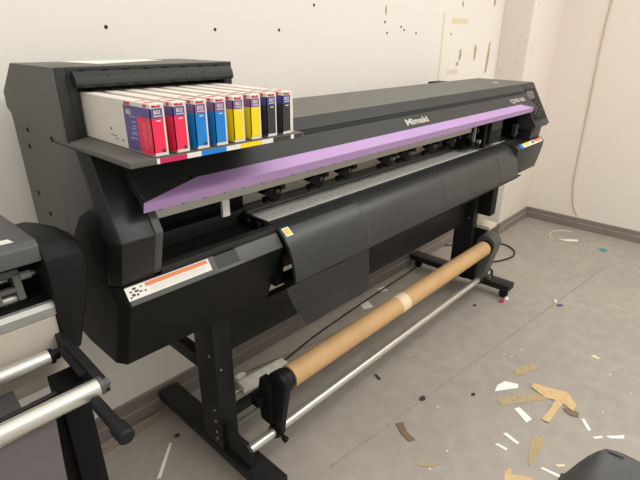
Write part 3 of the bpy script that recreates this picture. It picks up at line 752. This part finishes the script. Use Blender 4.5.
p = ground(501.5, 302); b = MB().box(p.x-.012, p.x+.012, p.y-.010, p.y+.010, .0005, .013, rot=Matrix.Rotation(.6,3,'Z')); o = b.build('red_end', 'red', None, bevel=.003); o.data.transform(Matrix.Identity(4)); o.parent = w
w = lump('candy_wrapper', 555, 302, .014, .014, 'paper', 'small white and purple wrapper alone on the floor right of the stand', 'wrapper')
p = ground(560, 305.5); o = MB().box(p.x-.018, p.x+.016, p.y-.007, p.y+.007, .0005, .008, rot=Matrix.Rotation(-.7,3,'Z')).build('purple_end', 'violet', None, bevel=.002); o.parent = w
lump('lint_clump', 422.5, 399, .016, .012, 'debris', 'dark lint clump sitting on the floor seam', 'lint')
lump('lint_clump', 474.5, 305.5, .013, .008, 'debris', 'black lint clump left of the right caster', 'lint')
lump('lint_clump', 177, 436, .013, .008, 'debris', 'dark lint bit left of the left stand foot', 'lint')
lump('lint_clump', 473, 394.5, .012, .007, 'debris', 'black lint bit alone left of the half-round paper', 'lint')
scrap('dark_sliver', B([(108,144),(118,142),(132,158),(122,161)]), 'debris', 'dark sliver on the floor in front of the steel rail', 'lint')
lump('orange_crumb', 534, 286, .008, .006, 'kraft', 'tan crumb on the floor right of the right caster', 'crumb')
for k, (px, py) in enumerate(((602.5,412),(631,393.5),(610,374.5),(430,469),(410,355),(504,354),(512,357),(521,350),(624,251.5),(635,268),(585,246.5),(592,248.5),(581,245),(438,407),(447,451),(640,380))):
    lump('paper_fleck', px, py, .005 if py < 300 else .0045, .003, 'paper', 'tiny white paper fleck scattered loose on the grey floor', 'paper fleck', 'white flecks on the floor')

# ------------------------------------------------------------------ worn black vinyl bag, bottom right
rows = []
for q in range(25):
    u = q/24; y = .205 - .50*u
    z = .19*(1-(1-min(1,u/.22))**1.5) if u < .22 else .19 - .012*(u-.22)/.5 - .15*max(0,(u-.72)/.28)**1.6
    x = 1.515 + .045*min(1, u/.3) + .04*u
    R_ = []
    for k in range(-7, 12):
        if k < 0: f = -k/7; px_, h = x + .03*f, z*(1-f)**.8
        else: f = k/11; px_, h = x - .05*f - .26*f**1.4, z*(1-f**1.7)
        h += .006*math.sin(k*.7+u*6)*min(1, h*8)
        R_.append((px_, y, max(.003, h)))
    rows.append(R_)
bag = MB().sheet(rows, .003).build('vinyl_bag', 'bag', smooth=True)
MB().tube([(1.548,.095,.189),(1.547,.085,.193),(1.55,.065,.1935),(1.553,.045,.193)], .0025, 6).build('frayed_edge', 'debris', bag)
tag(bag, 'worn dark grey vinyl bag slumped on the floor at the bottom right corner', 'bag')

# ------------------------------------------------------------------ light: ceiling tubes and the bright room
def area(name, loc, sx, sy, e, col=(1,.97,.925)):
    l = bpy.data.lights.new(name, 'AREA'); l.shape = 'RECTANGLE'; l.size = sx; l.size_y = sy; l.energy = e; l.color = col
    o = bpy.data.objects.new(name, l); COL.objects.link(o); o.location = loc; return o
area('ceiling_lamp', (1.6, -1.0, 2.95), 1.8, .35, 34)
area('ceiling_lamp', (3.3, -.3, 2.95), 1.6, .35, 17)
area('ceiling_lamp', (-.6, -.2, 2.95), 1.2, .35, 8)
wd = bpy.data.worlds.new('room'); bpy.context.scene.world = wd; wd.use_nodes = True
wn = wd.node_tree; bg = wn.nodes['Background']
# the rest of the room as light: pale ceiling above, dimmer far walls and floor, plus an added sideways tilt that dims left-facing sides
wtc = wn.nodes.new('ShaderNodeTexCoord'); wsp = wn.nodes.new('ShaderNodeSeparateXYZ'); wn.links.new(wtc.outputs['Generated'], wsp.inputs[0])
wr = wn.nodes.new('ShaderNodeMapRange'); wr.interpolation_type = 'SMOOTHSTEP'
wr.inputs['From Min'].default_value = .15; wr.inputs['From Max'].default_value = .65; wr.inputs['To Min'].default_value = .64; wr.inputs['To Max'].default_value = 1.25
wn.links.new(wsp.outputs['Z'], wr.inputs['Value'])
wx = wn.nodes.new('ShaderNodeMapRange'); wx.inputs['From Min'].default_value = -1; wx.inputs['From Max'].default_value = 1; wx.inputs['To Min'].default_value = .55; wx.inputs['To Max'].default_value = 1.2
wn.links.new(wsp.outputs['X'], wx.inputs['Value'])
wm = wn.nodes.new('ShaderNodeMath'); wm.operation = 'MULTIPLY'; wn.links.new(wr.outputs[0], wm.inputs[0]); wn.links.new(wx.outputs[0], wm.inputs[1])
bg.inputs['Color'].default_value = (1,.985,.955,1); wn.links.new(wm.outputs[0], bg.inputs['Strength'])
v = bpy.context.scene.view_settings
v.view_transform = 'Standard'; v.look = 'None'; v.gamma = 1; v.exposure = .24; v.use_curve_mapping = False
